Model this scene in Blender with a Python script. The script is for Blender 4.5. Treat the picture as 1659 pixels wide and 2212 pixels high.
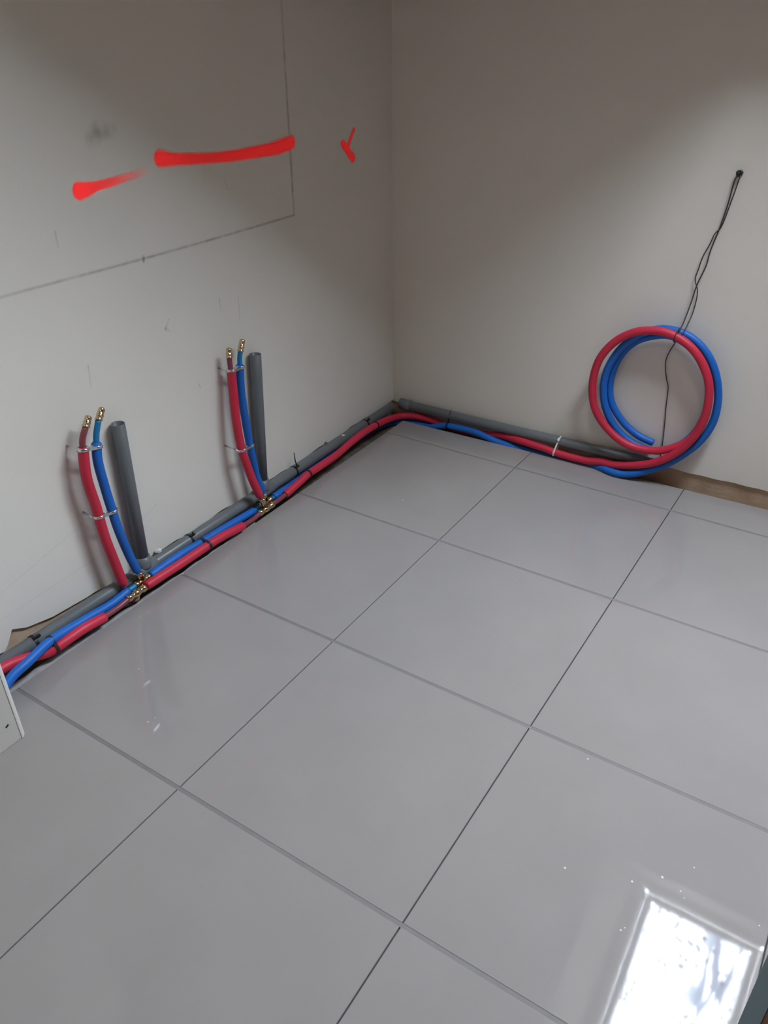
import bpy, bmesh, math, random
from mathutils import Vector, Matrix, Quaternion

for o in list(bpy.data.objects):
    bpy.data.objects.remove(o, do_unlink=True)
scene = bpy.context.scene
col = scene.collection

# ------------------------------------------------------------------ camera
cam = bpy.data.cameras.new('camera')
cam.sensor_fit = 'HORIZONTAL'
cam.sensor_width = 36.0
cam.lens = 1721.15 * 36.0 / 1659.0
cam.clip_start = 0.02
camo = bpy.data.objects.new('camera', cam)
col.objects.link(camo)
_r = Vector((0.838862, 0.544236, -0.010847))
_d = Vector((0.278915, -0.446848, -0.850019))
_f = Vector((-0.467458, 0.710024, -0.526640))
camo.matrix_world = Matrix((
    (_r.x, -_d.x, -_f.x, 1.069684),
    (_r.y, -_d.y, -_f.y, -0.755656),
    (_r.z, -_d.z, -_f.z, 1.490727),
    (0, 0, 0, 1)))
scene.camera = camo

# ------------------------------------------------------------------ sky and exposure
SKY = 88.0
world = bpy.data.worlds.new('overcast_sky')
scene.world = world
world.use_nodes = True
wn = world.node_tree
bg = wn.nodes['Background']
tc = wn.nodes.new('ShaderNodeTexCoord')
nz = wn.nodes.new('ShaderNodeTexNoise')
nz.inputs['Scale'].default_value = 5.0
nz.inputs['Detail'].default_value = 5.0
rp = wn.nodes.new('ShaderNodeValToRGB')
rp.color_ramp.elements[0].position = 0.35
rp.color_ramp.elements[0].color = (0.76, 0.85, 1.0, 1)
rp.color_ramp.elements[1].position = 0.62
rp.color_ramp.elements[1].color = (0.88, 0.93, 1.0, 1)
wn.links.new(tc.outputs['Generated'], nz.inputs['Vector'])
wn.links.new(nz.outputs['Fac'], rp.inputs['Fac'])
wn.links.new(rp.outputs['Color'], bg.inputs['Color'])
bg.inputs['Strength'].default_value = SKY

vs = scene.view_settings
vs.view_transform = 'Standard'
vs.look = 'None'
vs.gamma = 1.0
vs.use_curve_mapping = False
vs.exposure = 0.0

# ------------------------------------------------------------------ measured centre lines (metres)
N_RED = [(-0.632, 0.384, 0.535), (-0.632, 0.374, 0.448), (-0.632, 0.382, 0.348), (-0.631, 0.386, 0.252), (-0.629, 0.397, 0.160), (-0.627, 0.408, 0.073)]
N_RED_IN = [(-0.632, 0.387, 0.553), (-0.632, 0.406, 0.585), (-0.632, 0.421, 0.608)]
N_BLUE = [(-0.632, 0.428, 0.531), (-0.630, 0.418, 0.480), (-0.629, 0.420, 0.405), (-0.627, 0.425, 0.323), (-0.625, 0.431, 0.250), (-0.624, 0.445, 0.163), (-0.622, 0.462, 0.087)]
N_BLUE_IN = [(-0.632, 0.432, 0.550), (-0.632, 0.449, 0.588), (-0.632, 0.467, 0.614)]
F_RED = [(-0.639, 0.971, 0.550), (-0.633, 0.963, 0.483), (-0.626, 0.954, 0.391), (-0.619, 0.953, 0.302), (-0.613, 0.961, 0.238), (-0.607, 0.977, 0.161), (-0.600, 0.998, 0.087)]
F_RED_IN = [(-0.639, 0.969, 0.574), (-0.639, 0.969, 0.593), (-0.639, 0.972, 0.620)]
F_BLUE = [(-0.639, 1.012, 0.555), (-0.638, 1.004, 0.472), (-0.636, 1.006, 0.367), (-0.635, 1.012, 0.278), (-0.633, 1.020, 0.194), (-0.632, 1.026, 0.142)]
F_BLUE_IN = [(-0.639, 1.015, 0.574), (-0.639, 1.021, 0.595), (-0.639, 1.036, 0.628)]
PENCIL = [(-0.682, 0.296, 0.952), (-0.682, 0.733, 0.941), (-0.682, 1.387, 0.942), (-0.682, 1.390, 1.131), (-0.682, 1.394, 1.539)]
NOTCH = [(-0.682, 0.049, 0.054), (-0.682, 0.080, 0.102), (-0.682, 0.120, 0.073), (-0.682, 0.191, 0.059)]
SPRAY_SHORT = [(-0.682, 0.572, 1.141), (-0.682, 0.590, 1.141), (-0.682, 0.626, 1.144), (-0.682, 0.678, 1.147), (-0.682, 0.733, 1.152), (-0.682, 0.805, 1.159)]
SPRAY_LONG = [(-0.682, 0.845, 1.181), (-0.682, 0.892, 1.173), (-0.682, 0.969, 1.165), (-0.682, 1.061, 1.157), (-0.682, 1.159, 1.153), (-0.682, 1.264, 1.152), (-0.682, 1.326, 1.153), (-0.682, 1.396, 1.160)]
SPRAY_TICK = [(-0.682, 1.678, 1.125), (-0.682, 1.696, 1.108), (-0.682, 1.712, 1.092), (-0.682, 1.731, 1.076)]
SPRAY_TAIL = [(-0.682, 1.705, 1.113), (-0.682, 1.723, 1.139), (-0.682, 1.744, 1.163)]
SMUDGE = [(-0.682, 0.641, 1.259), (-0.682, 0.687, 1.263), (-0.682, 0.733, 0.941), (-0.682, 0.867, 0.522), (-0.682, 0.282, 0.733)]
TICKS = [(-0.682, 0.478, 1.063), (-0.682, 0.478, 1.025), (-0.682, 1.081, 1.095), (-0.682, 1.088, 1.066), (-0.682, 0.999, 0.765), (-0.682, 1.000, 0.725), (-0.682, 1.083, 0.750), (-0.682, 1.080, 0.676), (-0.682, 0.489, 0.717), (-0.682, 0.483, 0.660), (-0.682, 0.787, 0.759), (-0.682, 0.769, 0.734), (-0.682, 0.868, 0.530), (-0.682, 0.872, 0.516)]
COIL_RED = [(0.348, 1.954, 0.039), (0.457, 1.941, 0.080), (0.534, 1.942, 0.133), (0.595, 1.944, 0.216), (0.622, 1.944, 0.312), (0.615, 1.944, 0.418), (0.578, 1.943, 0.495), (0.527, 1.942, 0.547), (0.459, 1.941, 0.577), (0.393, 1.940, 0.578), (0.331, 1.938, 0.559), (0.271, 1.937, 0.512), (0.229, 1.936, 0.440), (0.217, 1.936, 0.349), (0.235, 1.936, 0.263), (0.281, 1.937, 0.199), (0.346, 1.939, 0.152), (0.414, 1.947, 0.132), (0.486, 1.954, 0.139), (0.549, 1.960, 0.171), (0.592, 1.966, 0.216), (0.615, 1.973, 0.289)]
RED_BACK = [(-0.621, 1.873, 0.027), (-0.601, 1.939, 0.018), (-0.540, 1.962, 0.021), (-0.490, 1.972, 0.016), (-0.430, 1.980, 0.006), (-0.330, 1.984, 0.000), (-0.220, 1.984, 0.008), (-0.160, 1.982, 0.022), (-0.100, 1.974, 0.030), (-0.050, 1.962, 0.033), (0.041, 1.957, 0.029), (0.124, 1.957, 0.022), (0.226, 1.957, 0.023), (0.285, 1.957, 0.034)]
COIL_BLUE = [(0.457, 1.948, 0.047), (0.536, 1.967, 0.099), (0.610, 1.969, 0.189), (0.646, 1.970, 0.277), (0.648, 1.970, 0.367), (0.627, 1.969, 0.448), (0.590, 1.968, 0.513), (0.540, 1.967, 0.558), (0.484, 1.966, 0.580), (0.422, 1.965, 0.581), (0.355, 1.964, 0.553), (0.291, 1.962, 0.486), (0.254, 1.962, 0.393), (0.254, 1.962, 0.308), (0.283, 1.966, 0.225), (0.340, 1.971, 0.160), (0.414, 1.977, 0.125), (0.487, 1.982, 0.125), (0.567, 1.988, 0.182), (0.609, 1.994, 0.274), (0.610, 1.994, 0.390), (0.570, 1.993, 0.475), (0.516, 1.992, 0.528), (0.450, 1.991, 0.554), (0.386, 1.989, 0.542), (0.326, 1.988, 0.506), (0.284, 1.987, 0.442), (0.266, 1.987, 0.356), (0.279, 1.987, 0.276), (0.331, 1.988, 0.206), (0.395, 1.990, 0.163), (0.458, 1.991, 0.146)]
RED1 = [(-0.622, 0.005, 0.060), (-0.622, 0.028, 0.056), (-0.619, 0.068, 0.044), (-0.607, 0.112, 0.033), (-0.596, 0.146, 0.039), (-0.591, 0.227, 0.044), (-0.593, 0.303, 0.034)]
BLUE1 = [(-0.584, -0.010, 0.050), (-0.588, 0.044, 0.059), (-0.604, 0.121, 0.062), (-0.612, 0.172, 0.056), (-0.617, 0.249, 0.047), (-0.620, 0.350, 0.037), (-0.622, 0.418, 0.042)]
WIRE_A = [(0.560, 1.998, 1.076), (0.550, 1.998, 1.060), (0.544, 2.003, 0.993), (0.535, 2.003, 0.925), (0.520, 2.003, 0.847), (0.516, 2.001, 0.797), (0.500, 1.997, 0.734), (0.496, 1.982, 0.679), (0.490, 1.951, 0.617), (0.485, 1.931, 0.594)]
WIRE_B = [(0.563, 1.998, 1.076), (0.561, 1.998, 1.058), (0.552, 2.006, 1.004), (0.538, 2.005, 0.923), (0.522, 2.005, 0.898), (0.513, 2.005, 0.863), (0.500, 2.005, 0.826), (0.494, 2.005, 0.784), (0.490, 2.004, 0.749), (0.505, 2.005, 0.708), (0.504, 2.001, 0.644), (0.500, 1.967, 0.605), (0.497, 1.935, 0.585)]
WIRE_C = [(0.487, 2.004, 0.574), (0.459, 2.010, 0.518), (0.443, 2.009, 0.457), (0.455, 2.010, 0.397), (0.468, 2.010, 0.362), (0.473, 2.010, 0.293), (0.481, 2.010, 0.208), (0.486, 2.010, 0.141), (0.488, 2.010, 0.086)]
STRAP = [(0.108, 1.979, 0.097), (0.088, 1.978, 0.010)]
TAIL_R = [(-0.377, 1.954, 0.085), (-0.387, 1.954, 0.051)]
GREYR_END = [(0.491, 1.981, 0.100)]
CRUMB = [(-0.672, 0.592, 0.098), (-0.672, 0.608, 0.099), (-0.672, 1.351, 0.099), (-0.672, 1.489, 0.080), (-0.672, 1.516, 0.074)]
TIES = [(-0.632, 0.146, 0.045), (-0.632, 0.729, 0.041), (-0.632, 1.281, 0.058), (-0.632, 1.755, 0.055)]
FLECKS = [(1.044, 0.349, 0.000), (1.034, 0.360, 0.000), (0.994, 0.370, 0.000), (1.181, 0.369, 0.000), (0.946, 0.328, 0.000), (0.965, 0.226, 0.000), (0.960, 0.217, 0.000), (-0.591, 0.603, 0.000), (-0.378, 0.225, 0.000), (-0.211, 0.104, 0.000), (-0.208, 0.124, 0.000), (0.757, 0.580, 0.000), (-0.241, 1.360, 0.000), (1.043, 0.427, 0.000), (0.820, 0.284, 0.000)]

# ------------------------------------------------------------------ helpers
def mesh_obj(name, verts, faces, mat=None, parent=None, smooth=False):
    me = bpy.data.meshes.new(name)
    me.from_pydata([tuple(v) for v in verts], [], faces)
    me.update()
    bm = bmesh.new(); bm.from_mesh(me)
    bmesh.ops.recalc_face_normals(bm, faces=bm.faces)
    bm.to_mesh(me); bm.free()
    if mat: me.materials.append(mat)
    if smooth:
        for p in me.polygons: p.use_smooth = True
    o = bpy.data.objects.new(name, me)
    col.objects.link(o)
    if parent: o.parent = parent
    return o

class MB:
    def __init__(s): s.v = []; s.f = []
    def add(s, v, f):
        n = len(s.v); s.v += [tuple(a) for a in v]; s.f += [[i + n for i in q] for q in f]; return s
    def build(s, name, mat=None, parent=None, smooth=False): return mesh_obj(name, s.v, s.f, mat, parent, smooth)

def box_geo(x0, y0, z0, x1, y1, z1):
    v = [(x0,y0,z0),(x1,y0,z0),(x1,y1,z0),(x0,y1,z0),(x0,y0,z1),(x1,y0,z1),(x1,y1,z1),(x0,y1,z1)]
    f = [[0,3,2,1],[4,5,6,7],[0,1,5,4],[1,2,6,5],[2,3,7,6],[3,0,4,7]]
    return v, f
def box(*a): return MB().add(*box_geo(*a))

def obox(c, ax, ay, az):
    """box centred at c with half-axis vectors"""
    c, ax, ay, az = Vector(c), Vector(ax), Vector(ay), Vector(az)
    v = [c + i*ax + j*ay + k*az for k in (-1,1) for i, j in ((-1,-1),(1,-1),(1,1),(-1,1))]
    return v, [[0,3,2,1],[4,5,6,7],[0,1,5,4],[1,2,6,5],[2,3,7,6],[3,0,4,7]]

def catmull(pts, sub=6):
    P = [Vector(p) for p in pts]
    if len(P) == 2: return [P[0].lerp(P[1], i/sub) for i in range(sub+1)]
    P = [2*P[0]-P[1]] + P + [2*P[-1]-P[-2]]
    out = []
    for i in range(1, len(P)-2):
        a, b, c, d = P[i-1], P[i], P[i+1], P[i+2]
        for k in range(sub):
            t = k/sub
            out.append(0.5*((2*b) + (c-a)*t + (2*a-5*b+4*c-d)*t*t + (3*b-a-3*c+d)*t**3))
    out.append(P[-2].copy())
    return out

def resample(pts, step):
    out = [pts[0]]; acc = 0
    for a, b in zip(pts, pts[1:]):
        acc += (b-a).length
        if acc >= step: out.append(b); acc = 0
    if (out[-1]-pts[-1]).length > 1e-6: out.append(pts[-1])
    return out

def frames(pts):
    n = len(pts); T = []
    for i in range(n):
        t = pts[min(i+1, n-1)] - pts[max(i-1, 0)]
        T.append(t.normalized())
    ref = Vector((0,0,1)) if abs(T[0].z) < 0.9 else Vector((0,1,0))
    u = T[0].cross(ref).normalized(); F = []
    for i in range(n):
        if i:
            q = T[i-1].rotation_difference(T[i]); u = q @ u
            u = (u - T[i]*u.dot(T[i])).normalized()
        F.append((T[i], u, T[i].cross(u)))
    return F

def tube_geo(pts, radii, seg=20, caps=True):
    pts = [Vector(p) for p in pts]
    if not isinstance(radii, (list, tuple)): radii = [radii]*len(pts)
    F = frames(pts); v = []; f = []
    for p, r, (t, u, w) in zip(pts, radii, F):
        for k in range(seg):
            a = 2*math.pi*k/seg
            v.append(p + r*(math.cos(a)*u + math.sin(a)*w))
    for i in range(len(pts)-1):
        for k in range(seg):
            a = i*seg+k; b = i*seg+(k+1) % seg
            f.append([a, b, b+seg, a+seg])
    if caps:
        f.append(list(range(seg))[::-1]); f.append([(len(pts)-1)*seg+k for k in range(seg)])
    return v, f

def tube(name, pts, r, mat, parent=None, seg=20): return MB().add(*tube_geo(pts, r, seg)).build(name, mat, parent, True)

def rounded_ends(pts, r, cr=0.25):
    """sleeve with slightly softened ends: extra rings at both ends"""
    a, b = pts[0], pts[-1]
    ta = (pts[1]-a).normalized(); tb = (b-pts[-2]).normalized()
    P = [a, a+ta*r*0.05, a+ta*r*cr] + pts[1:-1] + [b-tb*r*cr, b-tb*r*0.05, b]
    R = [r*0.55, r*0.86, r] + [r]*(len(pts)-2) + [r, r*0.86, r*0.55]
    return P, R

def lathe_between(a, b, prof, seg=18):
    """prof: (fraction along a->b, radius)"""
    a, b = Vector(a), Vector(b)
    pts = [a.lerp(b, t) for t, r in prof]
    return tube_geo_fixed(pts, [r for t, r in prof], (b-a).normalized(), seg)

def tube_geo_fixed(pts, radii, axis, seg):
    ref = Vector((0,0,1)) if abs(axis.z) < 0.9 else Vector((0,1,0))
    u = axis.cross(ref).normalized(); w = axis.cross(u); v = []; f = []
    for p, r in zip(pts, radii):
        for k in range(seg):
            a = 2*math.pi*k/seg
            v.append(p + r*(math.cos(a)*u + math.sin(a)*w))
    for i in range(len(pts)-1):
        for k in range(seg):
            a = i*seg+k; b = i*seg+(k+1) % seg
            f.append([a, b, b+seg, a+seg])
    f.append(list(range(seg))[::-1]); f.append([(len(pts)-1)*seg+k for k in range(seg)])
    return v, f

def tag(o, label, cat, group=None):
    o['label'] = label; o['category'] = cat
    if group: o['group'] = group
    return o
def struct(o, label=None):
    o['kind'] = 'structure'
    if label: o['label'] = label
    return o
def empty(name, loc=(0,0,0)):
    o = bpy.data.objects.new(name, None); o.empty_display_size = 0.05
    o.location = loc; col.objects.link(o); return o
def adopt(root):
    """children were meshed in world coordinates: keep them there under an empty placed at the thing's base"""
    inv = Matrix.Translation(root.location).inverted()
    for ch in list(root.children): ch.matrix_parent_inverse = inv

# ------------------------------------------------------------------ materials
def mat(name, color, rough=0.5, metal=0.0, noise=None, bump=None, spec=0.5, coat=0.0):
    """noise=(scale, second colour, low, high)   bump=(scale, strength, distance)"""
    m = bpy.data.materials.new(name); m.use_nodes = True
    nt = m.node_tree; b = nt.nodes['Principled BSDF']
    b.inputs['Base Color'].default_value = (*color, 1)
    b.inputs['Roughness'].default_value = rough
    b.inputs['Metallic'].default_value = metal
    b.inputs['Specular IOR Level'].default_value = spec
    b.inputs['Coat Weight'].default_value = coat
    tcn = nt.nodes.new('ShaderNodeTexCoord')
    if noise:
        n = nt.nodes.new('ShaderNodeTexNoise'); n.inputs['Scale'].default_value = noise[0]; n.inputs['Detail'].default_value = 6
        r = nt.nodes.new('ShaderNodeValToRGB')
        r.color_ramp.elements[0].position = noise[2]; r.color_ramp.elements[0].color = (*color, 1)
        r.color_ramp.elements[1].position = noise[3]; r.color_ramp.elements[1].color = (*noise[1], 1)
        nt.links.new(tcn.outputs['Object'], n.inputs['Vector']); nt.links.new(n.outputs['Fac'], r.inputs['Fac'])
        nt.links.new(r.outputs['Color'], b.inputs['Base Color'])
    if bump:
        n = nt.nodes.new('ShaderNodeTexNoise'); n.inputs['Scale'].default_value = bump[0]; n.inputs['Detail'].default_value = 4
        k = nt.nodes.new('ShaderNodeBump'); k.inputs['Strength'].default_value = bump[1]; k.inputs['Distance'].default_value = bump[2]
        nt.links.new(tcn.outputs['Object'], n.inputs['Vector']); nt.links.new(n.outputs['Fac'], k.inputs['Height'])
        nt.links.new(k.outputs['Normal'], b.inputs['Normal'])
    return m

M = {}
M['plaster'] = mat('painted_plaster', (0.80, 0.775, 0.715), 0.75, noise=(2.5, (0.77, 0.745, 0.685), 0.35, 0.7), bump=(90, 0.15, 0.002), spec=0.3)
M['ceiling'] = mat('bare_timber_boarding', (0.26, 0.19, 0.12), 0.85, noise=(6, (0.21, 0.15, 0.095), 0.4, 0.7), spec=0.2)
M['darkwood'] = mat('dark_stained_timber', (0.085, 0.06, 0.04), 0.8, noise=(6, (0.065, 0.045, 0.03), 0.4, 0.7), spec=0.2)
M['brick'] = mat('bare_brickwork', (0.27, 0.19, 0.14), 0.95, noise=(9, (0.22, 0.15, 0.11), 0.4, 0.7), spec=0.2)
M['raw'] = mat('bare_masonry', (0.58, 0.43, 0.31), 0.95, noise=(14, (0.45, 0.33, 0.235), 0.35, 0.7), bump=(60, 0.6, 0.004), spec=0.2)
M['screed'] = mat('grey_brown_screed', (0.13, 0.10, 0.08), 0.95, noise=(20, (0.22, 0.19, 0.165), 0.4, 0.75), bump=(70, 0.6, 0.004), spec=0.2)
M['bed'] = mat('tile_adhesive', (0.26, 0.25, 0.245), 0.9, noise=(25, (0.19, 0.18, 0.17), 0.4, 0.7), bump=(60, 0.5, 0.003), spec=0.2)
M['fillet'] = mat('pale_mortar', (0.37, 0.36, 0.36), 0.9, noise=(25, (0.28, 0.27, 0.27), 0.4, 0.7), bump=(60, 0.5, 0.003), spec=0.2)
M['tile'] = mat('polished_porcelain', (0.30, 0.279, 0.272), 0.035, noise=(5, (0.317, 0.295, 0.288), 0.35, 0.7), bump=(6, 0.02, 0.004), spec=0.5)
M['grout'] = mat('grey_grout', (0.19, 0.18, 0.178), 0.7, noise=(30, (0.21, 0.20, 0.198), 0.4, 0.7))
M['joint'] = mat('dark_open_joint', (0.05, 0.05, 0.052), 0.9)
M['pvc'] = mat('grey_pvc', (0.13, 0.145, 0.155), 0.38, noise=(8, (0.15, 0.165, 0.175), 0.4, 0.7))
M['red'] = mat('red_foam_sleeve', (0.60, 0.022, 0.060), 0.5, noise=(9, (0.53, 0.018, 0.052), 0.4, 0.7), bump=(120, 0.1, 0.001))
M['blue'] = mat('blue_foam_sleeve', (0.004, 0.135, 0.55), 0.5, noise=(9, (0.004, 0.12, 0.49), 0.4, 0.7), bump=(120, 0.1, 0.001))
M['maroon'] = mat('maroon_inner_pipe', (0.24, 0.05, 0.07), 0.35)
M['cyan'] = mat('cobalt_inner_pipe', (0.01, 0.19, 0.45), 0.35)
M['brass'] = mat('brass', (0.66, 0.51, 0.31), 0.2, 1.0)
M['chrome'] = mat('galvanised_steel', (0.72, 0.74, 0.75), 0.22, 1.0)
M['black'] = mat('black_nylon', (0.012, 0.012, 0.014), 0.5)
M['wire'] = mat('dark_tie_wire', (0.04, 0.035, 0.03), 0.55)
M['whiteplastic'] = mat('white_plastic', (0.75, 0.75, 0.73), 0.4)
M['pier'] = mat('white_painted_board', (0.62, 0.60, 0.56), 0.6, bump=(60, 0.1, 0.001))
M['bead'] = mat('white_corner_bead', (0.78, 0.76, 0.73), 0.5)
M['crumb'] = mat('plaster_crumb', (0.7, 0.69, 0.65), 0.9)
M['darkcrumb'] = mat('grey_mortar_crumb', (0.16, 0.15, 0.13), 0.9)
M['teal'] = mat('teal_paint', (0.42, 0.62, 0.74), 0.6)
M['wood'] = mat('brown_wood', (0.52, 0.31, 0.22), 0.6, noise=(12, (0.45, 0.26, 0.18), 0.4, 0.7))
M['frame'] = mat('window_frame_paint', (0.74, 0.70, 0.62), 0.5)

def soft_mat(name, color, strength=1.0, grain=0.0, scale=60):
    """paint or pencil on the wall: coverage from the mesh's own 'cover' attribute, the plaster shows through where it is thin"""
    m = bpy.data.materials.new(name); m.use_nodes = True
    nt = m.node_tree; b = nt.nodes['Principled BSDF']; out = nt.nodes['Material Output']
    b.inputs['Base Color'].default_value = (*color, 1); b.inputs['Roughness'].default_value = 0.8
    b.inputs['Specular IOR Level'].default_value = 0.2
    at = nt.nodes.new('ShaderNodeAttribute'); at.attribute_name = 'cover'
    tr = nt.nodes.new('ShaderNodeBsdfTransparent'); mx = nt.nodes.new('ShaderNodeMixShader')
    mul = nt.nodes.new('ShaderNodeMath'); mul.operation = 'MULTIPLY'; mul.use_clamp = True
    nt.links.new(at.outputs['Fac'], mul.inputs[0])
    if grain:
        tcn = nt.nodes.new('ShaderNodeTexCoord'); n = nt.nodes.new('ShaderNodeTexNoise'); n.inputs['Scale'].default_value = scale
        mr = nt.nodes.new('ShaderNodeMapRange'); mr.inputs[1].default_value = 0.3; mr.inputs[2].default_value = 0.7
        mr.inputs[3].default_value = strength*(1-grain); mr.inputs[4].default_value = strength
        nt.links.new(tcn.outputs['Object'], n.inputs['Vector']); nt.links.new(n.outputs['Fac'], mr.inputs[0])
        nt.links.new(mr.outputs[0], mul.inputs[1])
    else: mul.inputs[1].default_value = strength
    nt.links.new(mul.outputs[0], mx.inputs[0]); nt.links.new(tr.outputs[0], mx.inputs[1]); nt.links.new(b.outputs[0], mx.inputs[2])
    nt.links.new(mx.outputs[0], out.inputs['Surface'])
    return m
M['spray'] = soft_mat('overbright_red_spray_paint', (2.6, 0.09, 0.095), 1.0)  # red exceeds full reflectance: extra brightness is put into the strokes' colour
M['pencil'] = soft_mat('pencil_graphite', (0.16, 0.15, 0.13), 0.36, 0.6, 40)
M['smudge'] = soft_mat('grey_smudge', (0.16, 0.145, 0.12), 0.28, 0.9, 45)

# skylight glass: clear, with specks of dirt and streaks
def glass_mat(name='dirty_skylight_glass', tint=(0.97, 0.985, 0.98, 1), dirt=0.86):
    m = bpy.data.materials.new(name); m.use_nodes = True
    nt = m.node_tree; N = nt.nodes; N.clear()
    out = N.new('ShaderNodeOutputMaterial'); tr = N.new('ShaderNodeBsdfTransparent'); tr.inputs[0].default_value = tint
    gl = N.new('ShaderNodeBsdfGlossy'); gl.inputs['Roughness'].default_value = 0.02
    m1 = N.new('ShaderNodeMixShader')
    df = N.new('ShaderNodeBsdfTranslucent'); df.inputs[0].default_value = (0.08, 0.11, 0.17, 1)
    m2 = N.new('ShaderNodeMixShader')
    tcn = N.new('ShaderNodeTexCoord')
    vo = N.new('ShaderNodeTexVoronoi'); vo.voronoi_dimensions = '2D'; vo.inputs['Scale'].default_value = 24.0
    r1 = N.new('ShaderNodeValToRGB'); r1.color_ramp.elements[0].position = 0.20; r1.color_ramp.elements[0].color = (1,1,1,1)
    r1.color_ramp.elements[1].position = 0.27; r1.color_ramp.elements[1].color = (0,0,0,1)
    n1 = N.new('ShaderNodeTexNoise'); n1.inputs['Scale'].default_value = 5.0
    r2 = N.new('ShaderNodeValToRGB'); r2.color_ramp.elements[0].position = 0.49; r2.color_ramp.elements[1].position = 0.56
    mul = N.new('ShaderNodeMath'); mul.operation = 'MULTIPLY'
    mp = N.new('ShaderNodeMapping'); mp.inputs['Scale'].default_value = (9.0, 2.2, 2.2)
    n2 = N.new('ShaderNodeTexNoise'); n2.inputs['Scale'].default_value = 2.0; n2.inputs['Distortion'].default_value = 1.2
    r3 = N.new('ShaderNodeValToRGB'); r3.color_ramp.elements[0].position = 0.50; r3.color_ramp.elements[1].position = 0.60
    r3.color_ramp.elements[1].color = (dirt, dirt, dirt, 1)
    sx = N.new('ShaderNodeSeparateXYZ'); gr = N.new('ShaderNodeMapRange')
    gr.inputs[1].default_value = 1.02; gr.inputs[2].default_value = 1.20
    st = N.new('ShaderNodeMath'); st.operation = 'MULTIPLY'
    dk = N.new('ShaderNodeBsdfDiffuse'); dk.inputs[0].default_value = (0.03, 0.035, 0.04, 1)
    m3 = N.new('ShaderNodeMixShader'); sp = N.new('ShaderNodeMath'); sp.operation = 'MULTIPLY'; sp.inputs[1].default_value = 0.97
    L = nt.links.new
    L(tcn.outputs['Object'], vo.inputs['Vector']); L(vo.outputs['Distance'], r1.inputs['Fac'])
    L(tcn.outputs['Object'], n1.inputs['Vector']); L(n1.outputs['Fac'], r2.inputs['Fac'])
    L(r1.outputs[0], mul.inputs[0]); L(r2.outputs[0], mul.inputs[1])
    L(tcn.outputs['Object'], mp.inputs[0]); L(mp.outputs[0], n2.inputs['Vector']); L(n2.outputs['Fac'], r3.inputs['Fac'])
    L(tcn.outputs['Object'], sx.inputs[0]); L(sx.outputs[0], gr.inputs[0]); L(gr.outputs[0], st.inputs[0]); L(r3.outputs[0], st.inputs[1])
    m1.inputs[0].default_value = 0.05; L(tr.outputs[0], m1.inputs[1]); L(gl.outputs[0], m1.inputs[2])
    L(st.outputs[0], m2.inputs[0]); L(m1.outputs[0], m2.inputs[1]); L(df.outputs[0], m2.inputs[2])
    L(mul.outputs[0], sp.inputs[0]); L(sp.outputs[0], m3.inputs[0]); L(m2.outputs[0], m3.inputs[1]); L(dk.outputs[0], m3.inputs[2])
    L(m3.outputs[0], out.inputs['Surface'])
    return m
M['glass'] = glass_mat()
M['fill_glass'] = glass_mat('warm_fill_glass', (0.95, 0.86, 0.72, 1), 0.05)  # pane of the added window, tinted to warm its fill light

# ------------------------------------------------------------------ room layout (metres; corner of the two walls near the origin of view)
XW = -0.682                                   # face of the left wall
def yw(x): return 1.993 + 0.02*(x + 0.682)    # face of the back wall (not quite square)
XE, YS = 3.0, -3.0                            # the other two walls, out of view
rnd = random.Random(7)

# left wall: plaster on bare masonry, plaster torn off along the foot
def ragged(y):
    z = 0.054 + 0.003*math.sin(y*23.0) + 0.002*math.sin(y*57.0 + 1.0)
    for a, b in zip(NOTCH_PROFILE, NOTCH_PROFILE[1:]):
        if a[0] <= y <= b[0]:
            t = (y-a[0])/(b[0]-a[0]); z = max(z, a[1] + (b[1]-a[1])*t)
    return z
NOTCH_PROFILE = [(0.045, 0.050), (0.079, 0.106), (0.120, 0.084), (0.200, 0.066), (0.32, 0.058)]
ys = [YS] + [-0.2, -0.05, 0.0] + [0.02 + i*0.012 for i in range(165)]
ys = [y for y in ys if y < 1.99] + [2.02]
ZT = 3.05
v = []; f = []
for y in ys:
    zb = ragged(y) if y > -0.06 else 0.05
    v += [(XW, y, zb), (XW, y, ZT), (XW-0.008, y, zb), (XW-0.008, y, ZT)]
for i in range(len(ys)-1):
    a = 4*i; b = a+4
    f += [[a, b, b+1, a+1], [a+2, a+3, b+3, b+2], [a, a+2, b+2, b]]
wall_left = struct(mesh_obj('wall_left', v, f, M['plaster']), 'off white plastered wall with pencil lines and red spray paint')
box(XW-0.10, YS, -0.05, XW-0.0085, 2.06, ZT).build('bare_masonry', M['raw'], wall_left)['label'] = 'bare brown masonry below the torn plaster'

# back wall
def ragged_b(x): return 0.049 + 0.0015*math.sin(x*17.0+0.5) + 0.0012*math.sin(x*61.0)
xs = [XW-0.016] + [XW + 0.02*i for i in range(1, 95)] + [XE]
v = []; f = []
ZB = 1.80
for x in xs:
    zb = ragged_b(min(x, 2.0))
    v += [(x, yw(x), zb), (x, yw(x), ZB), (x, yw(x)+0.008, zb), (x, yw(x)+0.008, ZB)]
for i in range(len(xs)-1):
    a = 4*i; b = a+4
    f += [[a, a+1, b+1, b], [a+2, b+2, b+3, a+3], [a, b, b+2, a+2]]
wall_back = struct(mesh_obj('wall_back', v, f, M['plaster']), 'off white plastered wall behind the coiled pipes')
mb = MB(); y0, y1 = yw(XW-0.1)+0.0085, yw(XE)+0.0085
mb.add([(XW-0.1, y0, -0.05), (XE, y1, -0.05), (XE, y1+0.1, -0.05), (XW-0.1, y0+0.1, -0.05),
        (XW-0.1, y0, ZB), (XE, y1, ZB), (XE, y1+0.1, ZB), (XW-0.1, y0+0.1, ZB)],
       [[0,3,2,1],[4,5,6,7],[0,1,5,4],[1,2,6,5],[2,3,7,6],[3,0,4,7]])
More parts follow.
